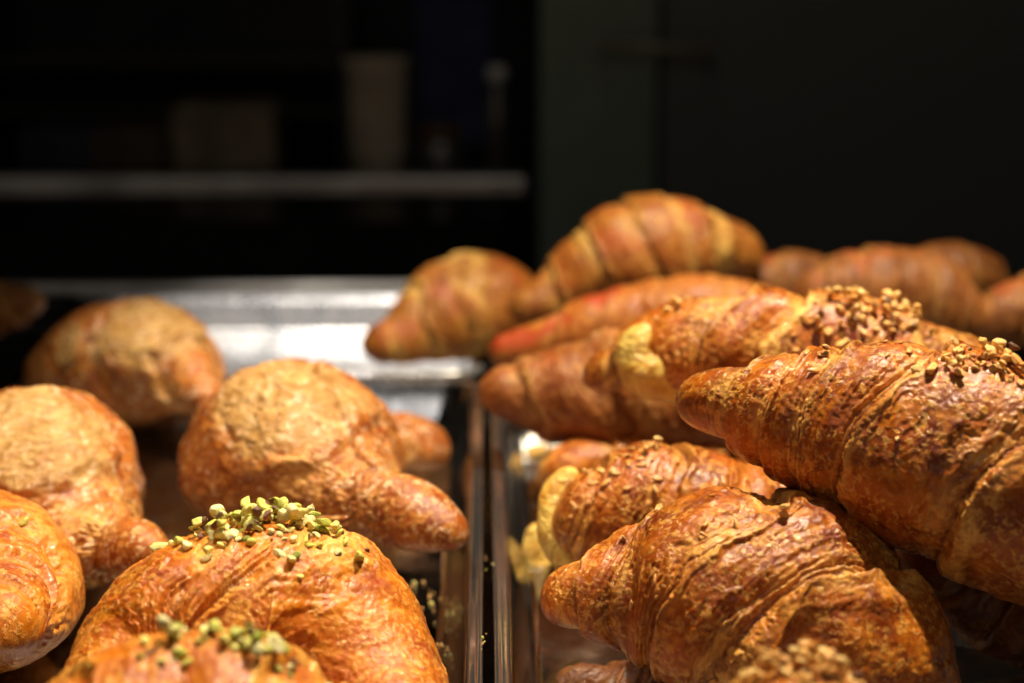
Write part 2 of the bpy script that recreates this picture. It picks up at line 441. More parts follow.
# ---- left tray
make_croissant('L1', 'round pale golden croissant farthest back in the left tray, its dark underside showing', M_SWEET,
    [(208, 402, 1.03, 12), (199, 394, 1.045, 26), (173, 374, 1.07, 52), (132, 369, 1.10, 68), (92, 374, 1.13, 59), (62, 386, 1.16, 33)], 1.3, group=G1,
    bands=2.0, uc=0.48, phase=-0.35, step=0.10, pale_c=[(148, 326, 1.07, 62), (68, 342, 1.08, 26)], twist=0.8, nu=280, nv=240, lam_amp=1.4, fibre=1.5)
make_croissant('L2', 'pale domed croissant cut by the left edge, its blunt horn pointing right', M_SWEET,
    [(158, 558, 0.775, 14), (140, 550, 0.785, 31), (114, 548, 0.80, 41), (90, 544, 0.812, 54), (70, 530, 0.828, 72), (50, 512, 0.847, 92), (35, 494, 0.875, 107), (32, 486, 0.91, 92), (36, 480, 0.94, 45)], 2.1, group=G1,
    edges=([[(112, 508), (99, 520), (94, 546), (102, 580)]], []), uc=0.7, step=0.12, pale_c=[(45, 425, 0.84, 84)], turn=0.05, nu=340, nv=300, lam_amp=1.15, fibre=1.3)
make_croissant('L3', 'pale domed croissant in the middle of the left tray, sugary horn pointing right', M_SWEET,
    [(460, 538, 0.785, 13), (436, 528, 0.795, 33), (400, 515, 0.81, 45), (360, 508, 0.825, 56), (318, 484, 0.86, 94), (293, 470, 0.895, 110), (300, 462, 0.94, 99), (345, 452, 0.985, 58), (382, 451, 1.00, 38), (415, 448, 1.01, 33), (436, 454, 1.02, 18)], 3.4, group=G1,
    edges=([[(372, 468), (352, 480), (343, 504), (350, 535)]], [[(392, 420), (403, 440), (404, 472)]]), uc=0.5, step=0.12, pale_c=[(290, 405, 0.86, 92)], turn=0.0, nu=400, nv=340, lam_amp=1.15, fibre=1.3)
make_croissant('L4', 'orange croissant topped with a large heap of chopped pistachio', M_PIST,
    [(98, 725, 0.61, 36), (122, 690, 0.64, 68), (180, 648, 0.665, 106), (265, 637, 0.68, 130), (335, 665, 0.67, 112), (385, 715, 0.64, 75), (410, 770, 0.60, 45)], 4.2, parts=True, group=G2,
    fibre=1.8, lam_amp=1.3, edges=([[(300, 560), (260, 577), (221, 599), (186, 621), (166, 650)], [(250, 550), (205, 580), (165, 612), (145, 645)]], []), uc=0.9, step=0.05, nu=460, nv=420, turn=0.0, twist=1.3)
make_croissant('L5', 'orange croissant at the left edge with one pistachio piece and its horn end facing out', M_PIST,
    [(-120, 560, 0.86, 50), (-70, 585, 0.80, 84), (-22, 592, 0.75, 102), (-8, 612, 0.71, 82), (-4, 630, 0.68, 52), (-4, 640, 0.67, 26)], 5.6, parts=True, group=G2,
    edges=([], [[(0, 520), (50, 550), (85, 600), (88, 650)], [(0, 546), (45, 566), (75, 611), (78, 651)], [(0, 575), (35, 601), (55, 641), (52, 665)], [(0, 600), (20, 625), (25, 655)]]), uc=0.25, step=0.08, nu=340, nv=300, groove_pale=0.4)
make_croissant('L6', 'glossy orange croissant in the bottom foreground of the left tray with scattered pistachio', M_PIST,
    [(-30, 815, 0.52, 60), (40, 785, 0.545, 100), (140, 768, 0.56, 132), (230, 766, 0.565, 138), (315, 800, 0.55, 100), (370, 840, 0.53, 55)], 6.5, parts=True, group=G2,
    bands=2.6, uc=0.5, phase=-0.3, step=0.08, nu=300, nv=300)
# ---- right tray
make_croissant('R1', 'large hazelnut topped croissant on top of the right pile', M_HAZEL,
    [(694, 402, 0.755, 24), (718, 404, 0.745, 36), (765, 413, 0.73, 60), (840, 430, 0.715, 90), (930, 456, 0.70, 116), (1030, 494, 0.685, 128), (1130, 545, 0.67, 105), (1210, 590, 0.66, 65), (1250, 620, 0.65, 30)], 7.7, parts=True, group=G3,
    edges=([[(1040, 440), (977, 475), (953, 516), (941, 557)], [(935, 362), (918, 369), (870, 404), (844, 445), (835, 487), (847, 534)], [(835, 360), (817, 380), (800, 427), (794, 475), (808, 516)], [(794, 363), (767, 404), (758, 439), (767, 481)], [(747, 369), (728, 392), (724, 422), (732, 451)]], [[(1120, 500), (1110, 560)]]), uc=0.80, step=0.10, nu=640, nv=480, turn=0.0, twist=1.5, groove_pale=0.85, flat=0.12)
make_croissant('R2', 'custard filled hazelnut croissant lying behind the topmost one', M_HAZEL,
    [(594, 378, 0.90, 15), (618, 372, 0.89, 30), (650, 364, 0.885, 46), (690, 355, 0.88, 57), (750, 354, 0.87, 66), (850, 368, 0.86, 72), (940, 394, 0.85, 68), (1020, 420, 0.84, 50), (1070, 440, 0.84, 24)], 8.8, parts=True, group=G3,
    edges=([[(806, 304), (770, 327), (752, 357)], [(747, 298), (711, 321), (696, 351), (699, 369)], [(611, 343), (614, 369), (628, 398)]], [[(920, 330), (930, 360)]]), uc=0.55, step=0.12, nu=400, nv=300, twist=1.4, groove_pale=1.0)
make_croissant('R3', 'plain reddish croissant whose horn overhangs the left rim of the right tray', M_RUDDY,
    [(492, 392, 0.965, 20), (515, 393, 0.965, 33), (555, 397, 0.965, 50), (610, 396, 0.965, 66), (670, 402, 0.965, 66), (740, 415, 0.965, 50), (800, 425, 0.965, 25)], 9.1, group=G3,
    edges=([[(590, 338), (600, 380), (640, 435)], [(515, 366), (524, 390), (545, 425)]], []), uc=0.8, step=0.10, nu=260, nv=200, flat=0.1)
make_croissant('R4', 'custard croissant with broken flakes on top, behind the large crackled one', M_HAZEL,
    [(576, 528, 0.80, 36), (602, 525, 0.80, 62), (645, 524, 0.80, 82), (700, 530, 0.80, 86), (760, 540, 0.80, 70), (820, 560, 0.80, 30)], 10.4, parts=True, group=G3,
    bands=2.6, uc=0.62, phase=-0.2, step=0.09, nu=360, nv=300, groove_pale=0.5)
make_croissant('R5', 'large crackled croissant at the bottom of the right tray, half in shadow', M_HAZEL,
    [(562, 600, 0.70, 26), (590, 600, 0.69, 46), (635, 600, 0.69, 82), (705, 606, 0.685, 124), (785, 634, 0.68, 150), (850, 690, 0.66, 128), (895, 755, 0.64, 85), (925, 810, 0.62, 40)], 11.9, parts=True, group=G3,
    edges=([[(880, 575), (840, 572), (800, 587), (747, 622), (717, 655), (710, 683)], [(790, 512), (776, 519), (717, 540), (673, 581), (649, 634), (646, 683)], [(660, 505), (640, 522), (614, 575), (605, 634), (614, 683)], [(590, 550), (584, 557), (575, 599), (584, 634)]], []), uc=0.80, step=0.10, nu=640, nv=480, twist=1.5, turn=0.0, groove_pale=0.85)
make_croissant('R6', 'nut sprinkled croissant barely showing at the bottom edge of the right tray', M_HAZEL,
    [(660, 800, 0.54, 40), (730, 780, 0.54, 80), (800, 768, 0.545, 112), (870, 785, 0.54, 85), (940, 820, 0.53, 40)], 12.3, parts=True, group=G3,
    bands=3.0, uc=0.5, nu=220, nv=200)
make_croissant('R7', 'dark croissant half hidden under the big crackled one by the rim', M_SHADED,
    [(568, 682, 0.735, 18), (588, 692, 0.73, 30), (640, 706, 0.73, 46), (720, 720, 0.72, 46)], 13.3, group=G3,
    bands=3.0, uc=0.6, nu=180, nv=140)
make_croissant('R8', 'shaded croissant under the topmost one at the right edge', M_SHADED,
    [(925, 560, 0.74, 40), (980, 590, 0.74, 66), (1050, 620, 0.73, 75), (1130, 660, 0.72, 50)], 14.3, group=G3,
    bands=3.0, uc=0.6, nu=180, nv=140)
make_croissant('R9', 'croissant deep against the rim of the right tray with a modelled custard reflection', M_HAZEL,
    [(548, 482, 0.93, 16), (572, 474, 0.93, 32), (630, 468, 0.94, 42), (700, 465, 0.95, 44), (770, 470, 0.96, 25)], 15.1, parts=True, group=G3,
    bands=3.0, uc=0.6, nu=160, nv=120)
# ---- rear trays
BK = dict(nu=220, nv=160)
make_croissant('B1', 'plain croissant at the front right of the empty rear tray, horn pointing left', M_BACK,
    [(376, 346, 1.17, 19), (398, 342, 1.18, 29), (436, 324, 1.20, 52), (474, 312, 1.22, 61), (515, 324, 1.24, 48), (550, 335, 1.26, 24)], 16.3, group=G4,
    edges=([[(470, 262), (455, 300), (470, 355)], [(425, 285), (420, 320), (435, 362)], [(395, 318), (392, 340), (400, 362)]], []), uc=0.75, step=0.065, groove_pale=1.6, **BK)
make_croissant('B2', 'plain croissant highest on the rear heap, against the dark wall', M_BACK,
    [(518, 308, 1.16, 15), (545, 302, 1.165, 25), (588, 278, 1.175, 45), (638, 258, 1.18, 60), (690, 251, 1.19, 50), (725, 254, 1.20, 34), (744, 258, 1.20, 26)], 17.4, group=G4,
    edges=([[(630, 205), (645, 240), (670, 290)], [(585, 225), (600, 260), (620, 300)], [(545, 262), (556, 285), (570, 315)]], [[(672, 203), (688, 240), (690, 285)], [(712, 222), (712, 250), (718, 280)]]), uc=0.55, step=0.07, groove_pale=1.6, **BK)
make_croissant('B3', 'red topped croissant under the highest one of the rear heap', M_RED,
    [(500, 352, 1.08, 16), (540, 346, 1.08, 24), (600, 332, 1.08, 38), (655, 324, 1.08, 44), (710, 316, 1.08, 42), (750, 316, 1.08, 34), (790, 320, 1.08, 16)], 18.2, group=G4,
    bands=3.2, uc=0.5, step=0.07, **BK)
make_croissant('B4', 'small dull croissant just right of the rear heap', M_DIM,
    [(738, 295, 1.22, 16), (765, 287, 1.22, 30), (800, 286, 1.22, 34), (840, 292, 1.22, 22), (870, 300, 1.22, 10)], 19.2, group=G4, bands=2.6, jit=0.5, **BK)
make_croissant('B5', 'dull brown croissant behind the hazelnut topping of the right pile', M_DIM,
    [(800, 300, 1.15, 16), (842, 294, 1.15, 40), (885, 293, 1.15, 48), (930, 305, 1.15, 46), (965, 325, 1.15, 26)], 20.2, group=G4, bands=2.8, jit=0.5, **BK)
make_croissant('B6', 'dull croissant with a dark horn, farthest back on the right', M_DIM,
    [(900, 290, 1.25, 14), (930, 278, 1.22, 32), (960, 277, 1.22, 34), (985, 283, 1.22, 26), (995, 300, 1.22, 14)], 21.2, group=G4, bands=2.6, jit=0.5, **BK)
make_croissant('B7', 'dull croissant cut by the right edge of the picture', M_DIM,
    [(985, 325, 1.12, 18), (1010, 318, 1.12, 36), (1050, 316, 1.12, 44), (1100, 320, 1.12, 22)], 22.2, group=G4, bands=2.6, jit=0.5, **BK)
make_croissant('L0', 'blurred orange croissant in the dark tray at the far left', M_BACK,
    [(36, 302, 1.22, 12), (15, 308, 1.22, 24), (-25, 315, 1.22, 36), (-80, 320, 1.22, 34), (-120, 330, 1.22, 15)], 23.2, group=G4, bands=3.0, **BK)

# ------------------------------------------------------------------ nuts
random.seed(11)
def chunk(seed, r, stretch=1.3):
    rg = random.Random(seed); bm = bmesh.new()
    bmesh.ops.create_icosphere(bm, subdivisions=3, radius=1.0)
    cuts = []
    for k in range(rg.randint(6, 9)):
        d = Vector((rg.gauss(0, 1), rg.gauss(0, 1), rg.gauss(0, 1))).normalized(); cuts.append((d, rg.uniform(0.5, 0.75)))
    for v in bm.verts:
        for d, c in cuts:
            e = v.co.dot(d) - c
            if e > 0: v.co -= d * e
        v.co += v.co * 0.08 * mnoise.noise(v.co * 2.2 + Vector((seed, 0, 0)))
    sx, sy, sz = r * rg.uniform(0.9, stretch), r * rg.uniform(0.7, 1.0), r * rg.uniform(0.6, 0.9)
    for v in bm.verts: v.co = Vector((v.co.x * sx, v.co.y * sy, v.co.z * sz))
    me = bpy.data.meshes.new('nut'); bm.to_mesh(me); bm.free()
    for p in me.polygons: p.use_smooth = True
    return me
def variants(mat, n, r, s0, stretch=1.3):
    out = []
    for i in range(n):
        m = chunk(s0 + i, r, stretch); m.materials.append(mat); out.append(m)
    return out
PIST = variants(M_PNUT, 11, 0.0034, 100, 1.5) + variants(M_PNUTG, 3, 0.0035, 130, 1.9) + variants(M_PSKIN, 1, 0.0026, 140, 1.4)
HAZ = variants(M_HNUT, 11, 0.0027, 200, 1.3) + variants(M_HSKIN, 1, 0.0022, 230, 1.6)

def sprinkle(key, name, meshes, clusters, seed, label=None):
    """clusters: (photo x, photo y, spread in metres across, spread along view, count, layers)"""
    rg = random.Random(seed); root, tree = bvh(key); placed = []
    for (px, py, sx, sy, n, scl) in clusters:
        d = ray(px, py); hit = tree.ray_cast(CAM, d)
        if hit[0] is None:
            print('MISS', key, px, py); continue
        c = hit[0]
        for k in range(n):
            x = c.x + (rg.gauss(0, sx) if n > 1 else 0); y = c.y + (rg.gauss(0, sy) if n > 1 else 0)
            h = tree.ray_cast(Vector((x, y, c.z + 0.2)), Vector((0, 0, -1)))
            if h[0] is None or h[1].z < 0.12: continue
            s = rg.choice((rg.uniform(0.3, 0.6), rg.uniform(0.6, 1.15), rg.uniform(0.6, 1.15))) * scl
            r = 0.0027 * s
            z = h[0].z + r * 0.35
            for (qx, qy, qz, qr) in placed:
                dd = math.hypot(x - qx, y - qy)
                if dd < (r + qr) * 0.85:
                    z = max(z, qz + math.sqrt(max(0, ((r + qr) * 0.85) ** 2 - dd * dd)))
            if z > h[0].z + 0.0085: continue
            placed.append((x, y, z, r))
            o = bpy.data.objects.new(name, meshes[rg.randrange(len(meshes))]); COL.objects.link(o)
            o.parent = root; o.location = Vector((x, y, z)) - root.location
            o.rotation_euler = (rg.uniform(-.7, .7), rg.uniform(-.7, .7), rg.uniform(0, 6.28))
            o.scale = (s, s, s)
    return placed
sprinkle('L4', 'pistachio_piece', PIST,
    [(240, 528, .013, .008, 95, 1.0), (300, 529, .013, .007, 45, .95), (200, 530, .006, .003, 10, 1.1), (187, 527, .001, .001, 2, 1.2), (345, 528, .006, .003, 5, .8),
     (293, 545, .004, .003, 4, .9), (291, 562, .003, .003, 3, .8), (300, 578, .001, .001, 1, .8), (325, 545, .004, .003, 3, .7)], 1)
sprinkle('L5', 'pistachio_piece', PIST, [(24, 523, .001, .001, 1, 1.15)], 2)
sprinkle('L6', 'pistachio_piece', PIST,
    [(235, 642, .013, .005, 34, .85), (290, 655, .008, .004, 8, .75), (165, 642, .004, .002, 5, .85), (88, 668, .002, .001, 1, 1.0), (262, 660, .003, .002, 3, 1.0), (200, 655, .01, .004, 5, .9)], 3)
sprinkle('R1', 'hazelnut_piece', HAZ,
    [(985, 362, .011, .006, 44, 1.1), (1015, 372, .010, .006, 30, 1.1), (950, 356, .004, .004, 6, .9), (897, 440, .0, .0, 1, .6), (1050, 375, .01, .008, 14, 1.0), (820, 352, .002, .002, 2, .8)], 4)
sprinkle('R2', 'hazelnut_piece', HAZ,
    [(868, 316, .015, .010, 80, 1.15), (850, 312, .010, .010, 24, 1.1), (815, 325, .004, .003, 5, .9), (905, 318, .008, .005, 12, .9), (680, 305, .006, .003, 8, .7), (800, 340, .004, .003, 3, .8), (795, 352, .0, .0, 1, .8)], 5)
sprinkle('R4', 'hazelnut_piece', HAZ,
    [(640, 450, .010, .006, 9, .75), (600, 475, .008, .006, 6, .6), (655, 447, .001, .001, 2, 1.0), (590, 500, .008, .006, 6, .5)], 6)
sprinkle('R5', 'hazelnut_piece', HAZ,
    [(720, 478, .006, .004, 8, 1.0), (700, 482, .008, .004, 6, .8), (650, 505, .004, .004, 4, .8), (625, 545, .003, .003, 2, .9), (785, 515, .003, .003, 2, 1.0)], 7)
sprinkle('R6', 'hazelnut_piece', HAZ, [(780, 673, .012, .006, 46, 1.15), (825, 673, .012, .006, 34, 1.15)], 8)

# crust flakes standing off the surface
def flake_mesh(seed, w, l):
    rg = random.Random(seed); bm = bmesh.new(); n = 9
    top = []
    for i in range(n):
        a = i / n * 2 * math.pi; k = rg.uniform(0.6, 1.15)
        top.append(bm.verts.new((math.cos(a) * l * k, math.sin(a) * w * k, 0.08 * l * math.cos(a) ** 2)))
    cv = bm.verts.new((0, 0, 0.0))
    for i in range(n): bm.faces.new((cv, top[i], top[(i + 1) % n]))
    r = bmesh.ops.recalc_face_normals(bm, faces=bm.faces[:]); bmesh.ops.solidify(bm, geom=bm.faces[:], thickness=-0.00028); bmesh.ops.recalc_face_normals(bm, faces=bm.faces[:])
    me = bpy.data.meshes.new('flake'); bm.to_mesh(me); bm.free()
    for p in me.polygons: p.use_smooth = True
    return me
M_FLAKE = simple('flake_crust', (0.72, 0.36, 0.10), 0.45, 0, 0.35, 150, 0.0004, 0.2)
FL = []
for i in range(8):
    m = flake_mesh(300 + i, 0.0014, 0.0034); m.materials.append(M_FLAKE); FL.append(m)
def flakes(key, spots, seed):
    rg = random.Random(seed); root, tree = bvh(key)
    for (px, py, spread, n) in spots:
        for k in range(n):
            hx = px + rg.gauss(0, spread); hy = py + rg.gauss(0, spread * 0.6)
            h = tree.ray_cast(CAM, ray(hx, hy))
            if h[0] is None: continue
            o = link('crust_flake', FL[rg.randrange(8)], root, h[0] - root.location + h[1] * 0.0007)
            q = h[1].to_track_quat('Z', 'Y'); e = Matrix.Rotation(rg.uniform(0, 6.28), 3, 'Z') @ Matrix.Rotation(rg.uniform(-.12, .12), 3, 'Y')
            o.rotation_euler = (q.to_matrix() @ e).to_euler(); s = rg.uniform(.5, 1.2); o.scale = (s, s, s)
flakes('R4', [(640, 462, 22, 9), (600, 475, 14, 6), (590, 505, 16, 6)], 21)
flakes('R5', [(650, 510, 14, 5), (720, 530, 20, 4), (640, 590, 20, 4)], 22)
flakes('R1', [(880, 345, 18, 5), (830, 360, 14, 3)], 23)


# custard bulges
def custard(key, pts, seed, name='custard_filling'):
    root = BODIES[key][0]
    me, o, vl, F = croissant_mesh(pts, seed, bands=1.0, step=0.0, nu=110, nv=90, lam_amp=0.5, lump=0.22, phase=-3)
    me.materials.append(M_CREAM)
    link(name, me, root, o - root.location)
custard('R2', [(646, 334, 0.872, 14), (638, 352, 0.872, 27), (650, 372, 0.870, 36), (672, 384, 0.870, 30), (690, 392, 0.870, 14)], 31)
custard('R4', [(572, 474, 0.815, 9), (560, 492, 0.812, 18), (555, 515, 0.806, 20), (560, 545, 0.80, 24), (578, 572, 0.795, 18)], 32)
custard('R9', [(536, 530, 0.88, 9), (535, 555, 0.878, 15), (545, 590, 0.875, 14)], 33)  # yellow reflection beside the rim, modelled as a custard lump

# ------------------------------------------------------------------ trays
def loft(name, loops, mat, parent, close_last=False, close_first=False, smooth=False):
    bm = bmesh.new(); R_ = [[bm.verts.new(p) for p in lp] for lp in loops]; n = len(R_[0])
    for a, b in zip(R_, R_[1:]):
        for i in range(n): bm.faces.new((a[i], a[(i + 1) % n], b[(i + 1) % n], b[i]))
    if close_last: bm.faces.new(R_[-1])
    if close_first: bm.faces.new(list(reversed(R_[0])))
    bmesh.ops.recalc_face_normals(bm, faces=bm.faces[:])
    me = bpy.data.meshes.new(name); bm.to_mesh(me); bm.free(); me.materials.append(mat)
    for p in me.polygons: p.use_smooth = smooth
    return link(name, me, parent)
def rrect(x0, y0, x1, y1, r, z, n=6):
    out = []
    for (cx, cy, a0) in ((x1 - r, y1 - r, 0), (x0 + r, y1 - r, 90), (x0 + r, y0 + r, 180), (x1 - r, y0 + r, 270)):
        for k in range(n + 1):
            a = rad(a0 + 90 * k / n); out.append((cx + r * math.cos(a), cy + r * math.sin(a), z))
    return out
def tray(label, x0, y0, x1, y1, depth=0.030, mat=M_STEEL, rim=M_RIM, zt=0.0):
    cx, cy = (x0 + x1) / 2, (y0 + y1) / 2
    t = empty('steel_tray', (cx, cy, -depth + zt)); tag(t, label, 'tray', 'steel trays set side by side in the display case')
    a, b, c, d = x0 - cx, y0 - cy, x1 - cx, y1 - cy; rw = 0.0074
    D = depth
    # pan: outside skin then inside skin
    ins = rw; sl = 0.010
    L_ = [rrect(a + ins, b + ins, c - ins, d - ins, 0.018, D - 0.0015)]
    L_ += [rrect(a + ins + 0.002, b + ins + .002, c - ins - .002, d - ins - .002, 0.018, D - 0.004)]
    L_ += [rrect(a + ins + sl, b + ins + sl, c - ins - sl, d - ins - sl, 0.016, 0.006)]
    L_ += [rrect(a + ins + sl + .002, b + ins + sl + .002, c - ins - sl - .002, d - ins - sl - .002, 0.015, 0.0025)]
    L_ += [rrect(a + ins + sl + .006, b + ins + sl + .006, c - ins - sl - .006, d - ins - sl - .006, 0.012, 0.001)]
    inner = L_; outer = [[(p[0] * 1.004, p[1] * 1.004, p[2] - 0.0009) for p in lp] for lp in L_]
    bm = bmesh.new()
    def addl(loops, flip):
        R_ = [[bm.verts.new(p) for p in lp] for lp in loops]; n = len(R_[0])
        for u_, w_ in zip(R_, R_[1:]):
            for i in range(n):
                f = (u_[i], u_[(i + 1) % n], w_[(i + 1) % n], w_[i]); bm.faces.new(f if not flip else tuple(reversed(f)))
        f = R_[-1]; bm.faces.new(f if not flip else list(reversed(f)))
        return R_
    A = addl(inner, False); Bq = addl(outer, True); n = len(A[0])
    for i in range(n): bm.faces.new((A[0][(i + 1) % n], A[0][i], Bq[0][i], Bq[0][(i + 1) % n]))
    me = bpy.data.meshes.new('pan'); bm.to_mesh(me); bm.free(); me.materials.append(mat)
    for p in me.polygons: p.use_smooth = len(p.vertices) == 4
    link('pan', me, t)
    # rolled rim: flat lip, raised bead along the outside
    prof = [(0.0, -0.0015), (0.0022, 0.0002), (0.0045, 0.0), (0.0060, 0.0006), (0.0078, 0.0016), (0.0092, 0.0006), (0.0096, -0.0016), (0.0090, -0.0036), (0.0076, -0.0042), (0.0070, -0.0030), (0.0060, -0.0012), (0.0, -0.0026)]
    loops = []
    for (o_, z_) in prof:
        k = rw - o_ * 0.78 + 0.0004
        loops.append(rrect(a + k, b + k, c - k, d - k, 0.018 + o_, D + z_))
    loops.append(loops[0])
    bm = bmesh.new(); R_ = [[bm.verts.new(p) for p in lp] for lp in loops[:-1]]; R_.append(R_[0]); n = len(R_[0])
    for u_, w_ in zip(R_, R_[1:]):
        for i in range(n): bm.faces.new((u_[i], u_[(i + 1) % n], w_[(i + 1) % n], w_[i]))
    bmesh.ops.recalc_face_normals(bm, faces=bm.faces[:])
    me = bpy.data.meshes.new('rim'); bm.to_mesh(me); bm.free(); me.materials.append(rim)
    for p in me.polygons: p.use_smooth = True
    link('rim', me, t)
    return t
XR = -0.0015
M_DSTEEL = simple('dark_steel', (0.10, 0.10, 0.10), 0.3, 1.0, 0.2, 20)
tray('front left steel tray holding the sweet and pistachio croissants', XR - 0.325, 0.45, XR, 1.150)
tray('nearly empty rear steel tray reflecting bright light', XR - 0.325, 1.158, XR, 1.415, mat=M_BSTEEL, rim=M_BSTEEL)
tray('front right steel tray under the pile of hazelnut croissants', XR + 0.004, 0.45, XR + 0.33, 1.150)
tray('rear right steel tray hidden below the heap of plain croissants', XR + 0.004, 1.158, XR + 0.33, 1.415)
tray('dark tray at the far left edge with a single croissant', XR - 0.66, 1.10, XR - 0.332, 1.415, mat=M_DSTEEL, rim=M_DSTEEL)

# ------------------------------------------------------------------ setting
def boxm(name, x0, y0, z0, x1, y1, z1, mat, parent=None, bev=0.0, seg=2):
    c = Vector(((x0 + x1) / 2, (y0 + y1) / 2, z0))
    bm = bmesh.new(); bmesh.ops.create_cube(bm, size=1)
    for v in bm.verts: v.co = Vector((v.co.x * (x1 - x0), v.co.y * (y1 - y0), (v.co.z + 0.5) * (z1 - z0)))
    if bev: bmesh.ops.bevel(bm, geom=bm.edges[:], offset=bev, segments=seg, affect='EDGES', profile=0.5)
    me = bpy.data.meshes.new(name); bm.to_mesh(me); bm.free(); me.materials.append(mat)
    return link(name, me, parent, c - (parent.location if parent else Vector()))
def lathe(name, prof, mat, loc, parent=None, n=32):
    bm = bmesh.new(); R_ = [[bm.verts.new((r * math.cos(2 * math.pi * i / n), r * math.sin(2 * math.pi * i / n), z)) for i in range(n)] for r, z in prof]
    for a, b in zip(R_, R_[1:]):
        for i in range(n): bm.faces.new((a[i], a[(i + 1) % n], b[(i + 1) % n], b[i]))
    bm.faces.new(R_[-1]); bm.faces.new(list(reversed(R_[0])))
    me = bpy.data.meshes.new(name); bm.to_mesh(me); bm.free(); me.materials.append(mat)
    for p in me.polygons: p.use_smooth = len(p.vertices) == 4
    return link(name, me, parent, Vector(loc) - (parent.location if parent else Vector()))

M_COUNTER = simple('counter_dark', (0.012, 0.012, 0.011), 0.25, 0, 0.2, 10)
M_WALL = simple('wall_dark', (0.010, 0.010, 0.009), 0.6, 0, 0.2, 8)
M_GREEN = simple('panel_green', (0.19, 0.235, 0.17), 0.6, 0, 0.15, 6)
M_BLACK = simple('cabinet_black', (0.010, 0.010, 0.011), 0.4, 0, 0.2, 8)
tag(boxm('shelf', -1.4, 0.2, -0.06, 1.4, 1.46, -0.032, M_COUNTER), kind='structure')
tag(boxm('floor', -2.5, -0.5, -0.92, 2.5, 3.6, -0.9, M_WALL), kind='structure')
tag(boxm('back_wall', -2.5, 3.1, -0.9, 2.5, 3.15, 1.6, M_WALL), kind='structure')
tag(boxm('back_counter', -1.8, 1.93, -0.9, 0.02, 2.9, -0.03, M_COUNTER), kind='structure')
r = tag(boxm('steel_rail', -1.2, 1.452, -0.012, -0.055, 1.470, 0.0, M_RAIL, bev=0.002), 'low steel strip along the back edge of the display shelf', 'rail')
r = tag(boxm('steel_rail', -1.3, 1.90, 0.004, 0.045, 1.93, 0.024, M_RAIL, bev=0.004), 'wide steel strip edging the counter behind the display case', 'rail')

cab = empty('storage_cabinet', (-0.45, 2.55, -0.03)); tag(cab, 'black open shelving unit on the counter behind the trays', 'shelf unit')
boxm('back_panel', -0.72, 2.66, -0.029, -0.20, 2.68, 0.20, M_BLACK, cab)
for x in (-0.72, -0.20): boxm('side_panel', x - 0.01, 2.44, -0.029, x + 0.01, 2.659, 0.20, M_BLACK, cab)
for z in (0.03, 0.10): boxm('shelf_board', -0.708, 2.45, z, -0.212, 2.655, z + 0.008, simple('board', (0.05, 0.045, 0.035), 0.5), cab)

p = at(598, 150, 2.05)
post = boxm('door_panel', at(540, 150, 2.05).x, 2.05, -0.9, at(655, 150, 2.05).x, 2.09, 0.9, M_GREEN)
tag(post, 'dark green upright panel behind the rear croissants', 'panel')
hb = empty('reflection_streak', at(655, 48, 2.0)); tag(hb, 'faint glass reflection across the dark panels, modelled as a thin rod', 'reflection')  # solid rod standing in for a reflection in the glass
def tube(name, a, b, r, mat, parent):
    a, b = Vector(a), Vector(b); d = b - a; bm = bmesh.new()
    bmesh.ops.create_cone(bm, cap_ends=True, segments=20, radius1=r, radius2=r, depth=d.length)
    me = bpy.data.meshes.new(name); bm.to_mesh(me); bm.free(); me.materials.append(mat)
    for q in me.polygons: q.use_smooth = len(q.vertices) == 4
    o = link(name, me, parent, (a + b) / 2 - parent.location); o.rotation_euler = d.to_track_quat('Z', 'Y').to_euler()
    return o
M_STREAK = simple('reflection_bronze', (0.30, 0.25, 0.16), 0.5, 0.3)
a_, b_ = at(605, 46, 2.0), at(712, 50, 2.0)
tube('bar', a_, b_, 0.005, M_STREAK, hb)
for q in (a_, b_): tube('streak_end', q, q + Vector((0, 0.055, 0)), 0.004, M_STREAK, hb)
tag(boxm('wall_panel', at(655, 150, 2.1).x + 0.004, 2.06, -0.9, 2.3, 2.1, 0.9, simple('panel_black', (0.11, 0.12, 0.105), 0.6)), 'near black wall panel filling the right of the background', 'panel')

M_BEIGE = simple('cup_paper', (0.6, 0.5, 0.34), 0.8, 0, 0.2, 20)
M_BLUE = simple('cloth_blue', (0.05, 0.055, 0.12), 0.9, 0, 0.3, 20)
M_GREY = simple('dull_metal', (0.22, 0.21, 0.19), 0.4, 0.8, 0.2, 20)
M_AMBER = simple('amber_jar', (0.16, 0.07, 0.02), 0.2, 0, 0.2, 20)
def ctrz(px, Y): return Vector((at(px, 150, Y).x, Y, -0.029))
def W_(px, Y): return px * Y / FPX / math.cos(PITCH)
c = ctrz(378, 2.2)
o = lathe('paper_cup_stack', [(0.034, 0), (0.037, 0.05), (0.037, 0.052), (0.038, 0.10), (0.0385, 0.102), (0.040, 0.15), (0.042, 0.155), (0.042, 0.16)], M_BEIGE, c); tag(o, 'stack of beige paper cups blurred on the back counter', 'cups')
c = ctrz(497, 2.15)
o = empty('steel_bottle', c); tag(o, 'narrow steel bottle standing at the right end of the back counter', 'bottle')
lathe('body', [(0.012, 0), (0.014, 0.004), (0.014, 0.10), (0.009, 0.12), (0.007, 0.135)], M_GREY, c, o); lathe('cap', [(0.009, 0.1352), (0.0115, 0.138), (0.0115, 0.15), (0.008, 0.155)], simple('cap_white', (0.8, 0.8, 0.72), 0.3), c, o)
c = ctrz(440, 2.2)
o = empty('glass_jar', c); tag(o, 'squat amber jar between the cup stack and the steel bottle', 'jar')
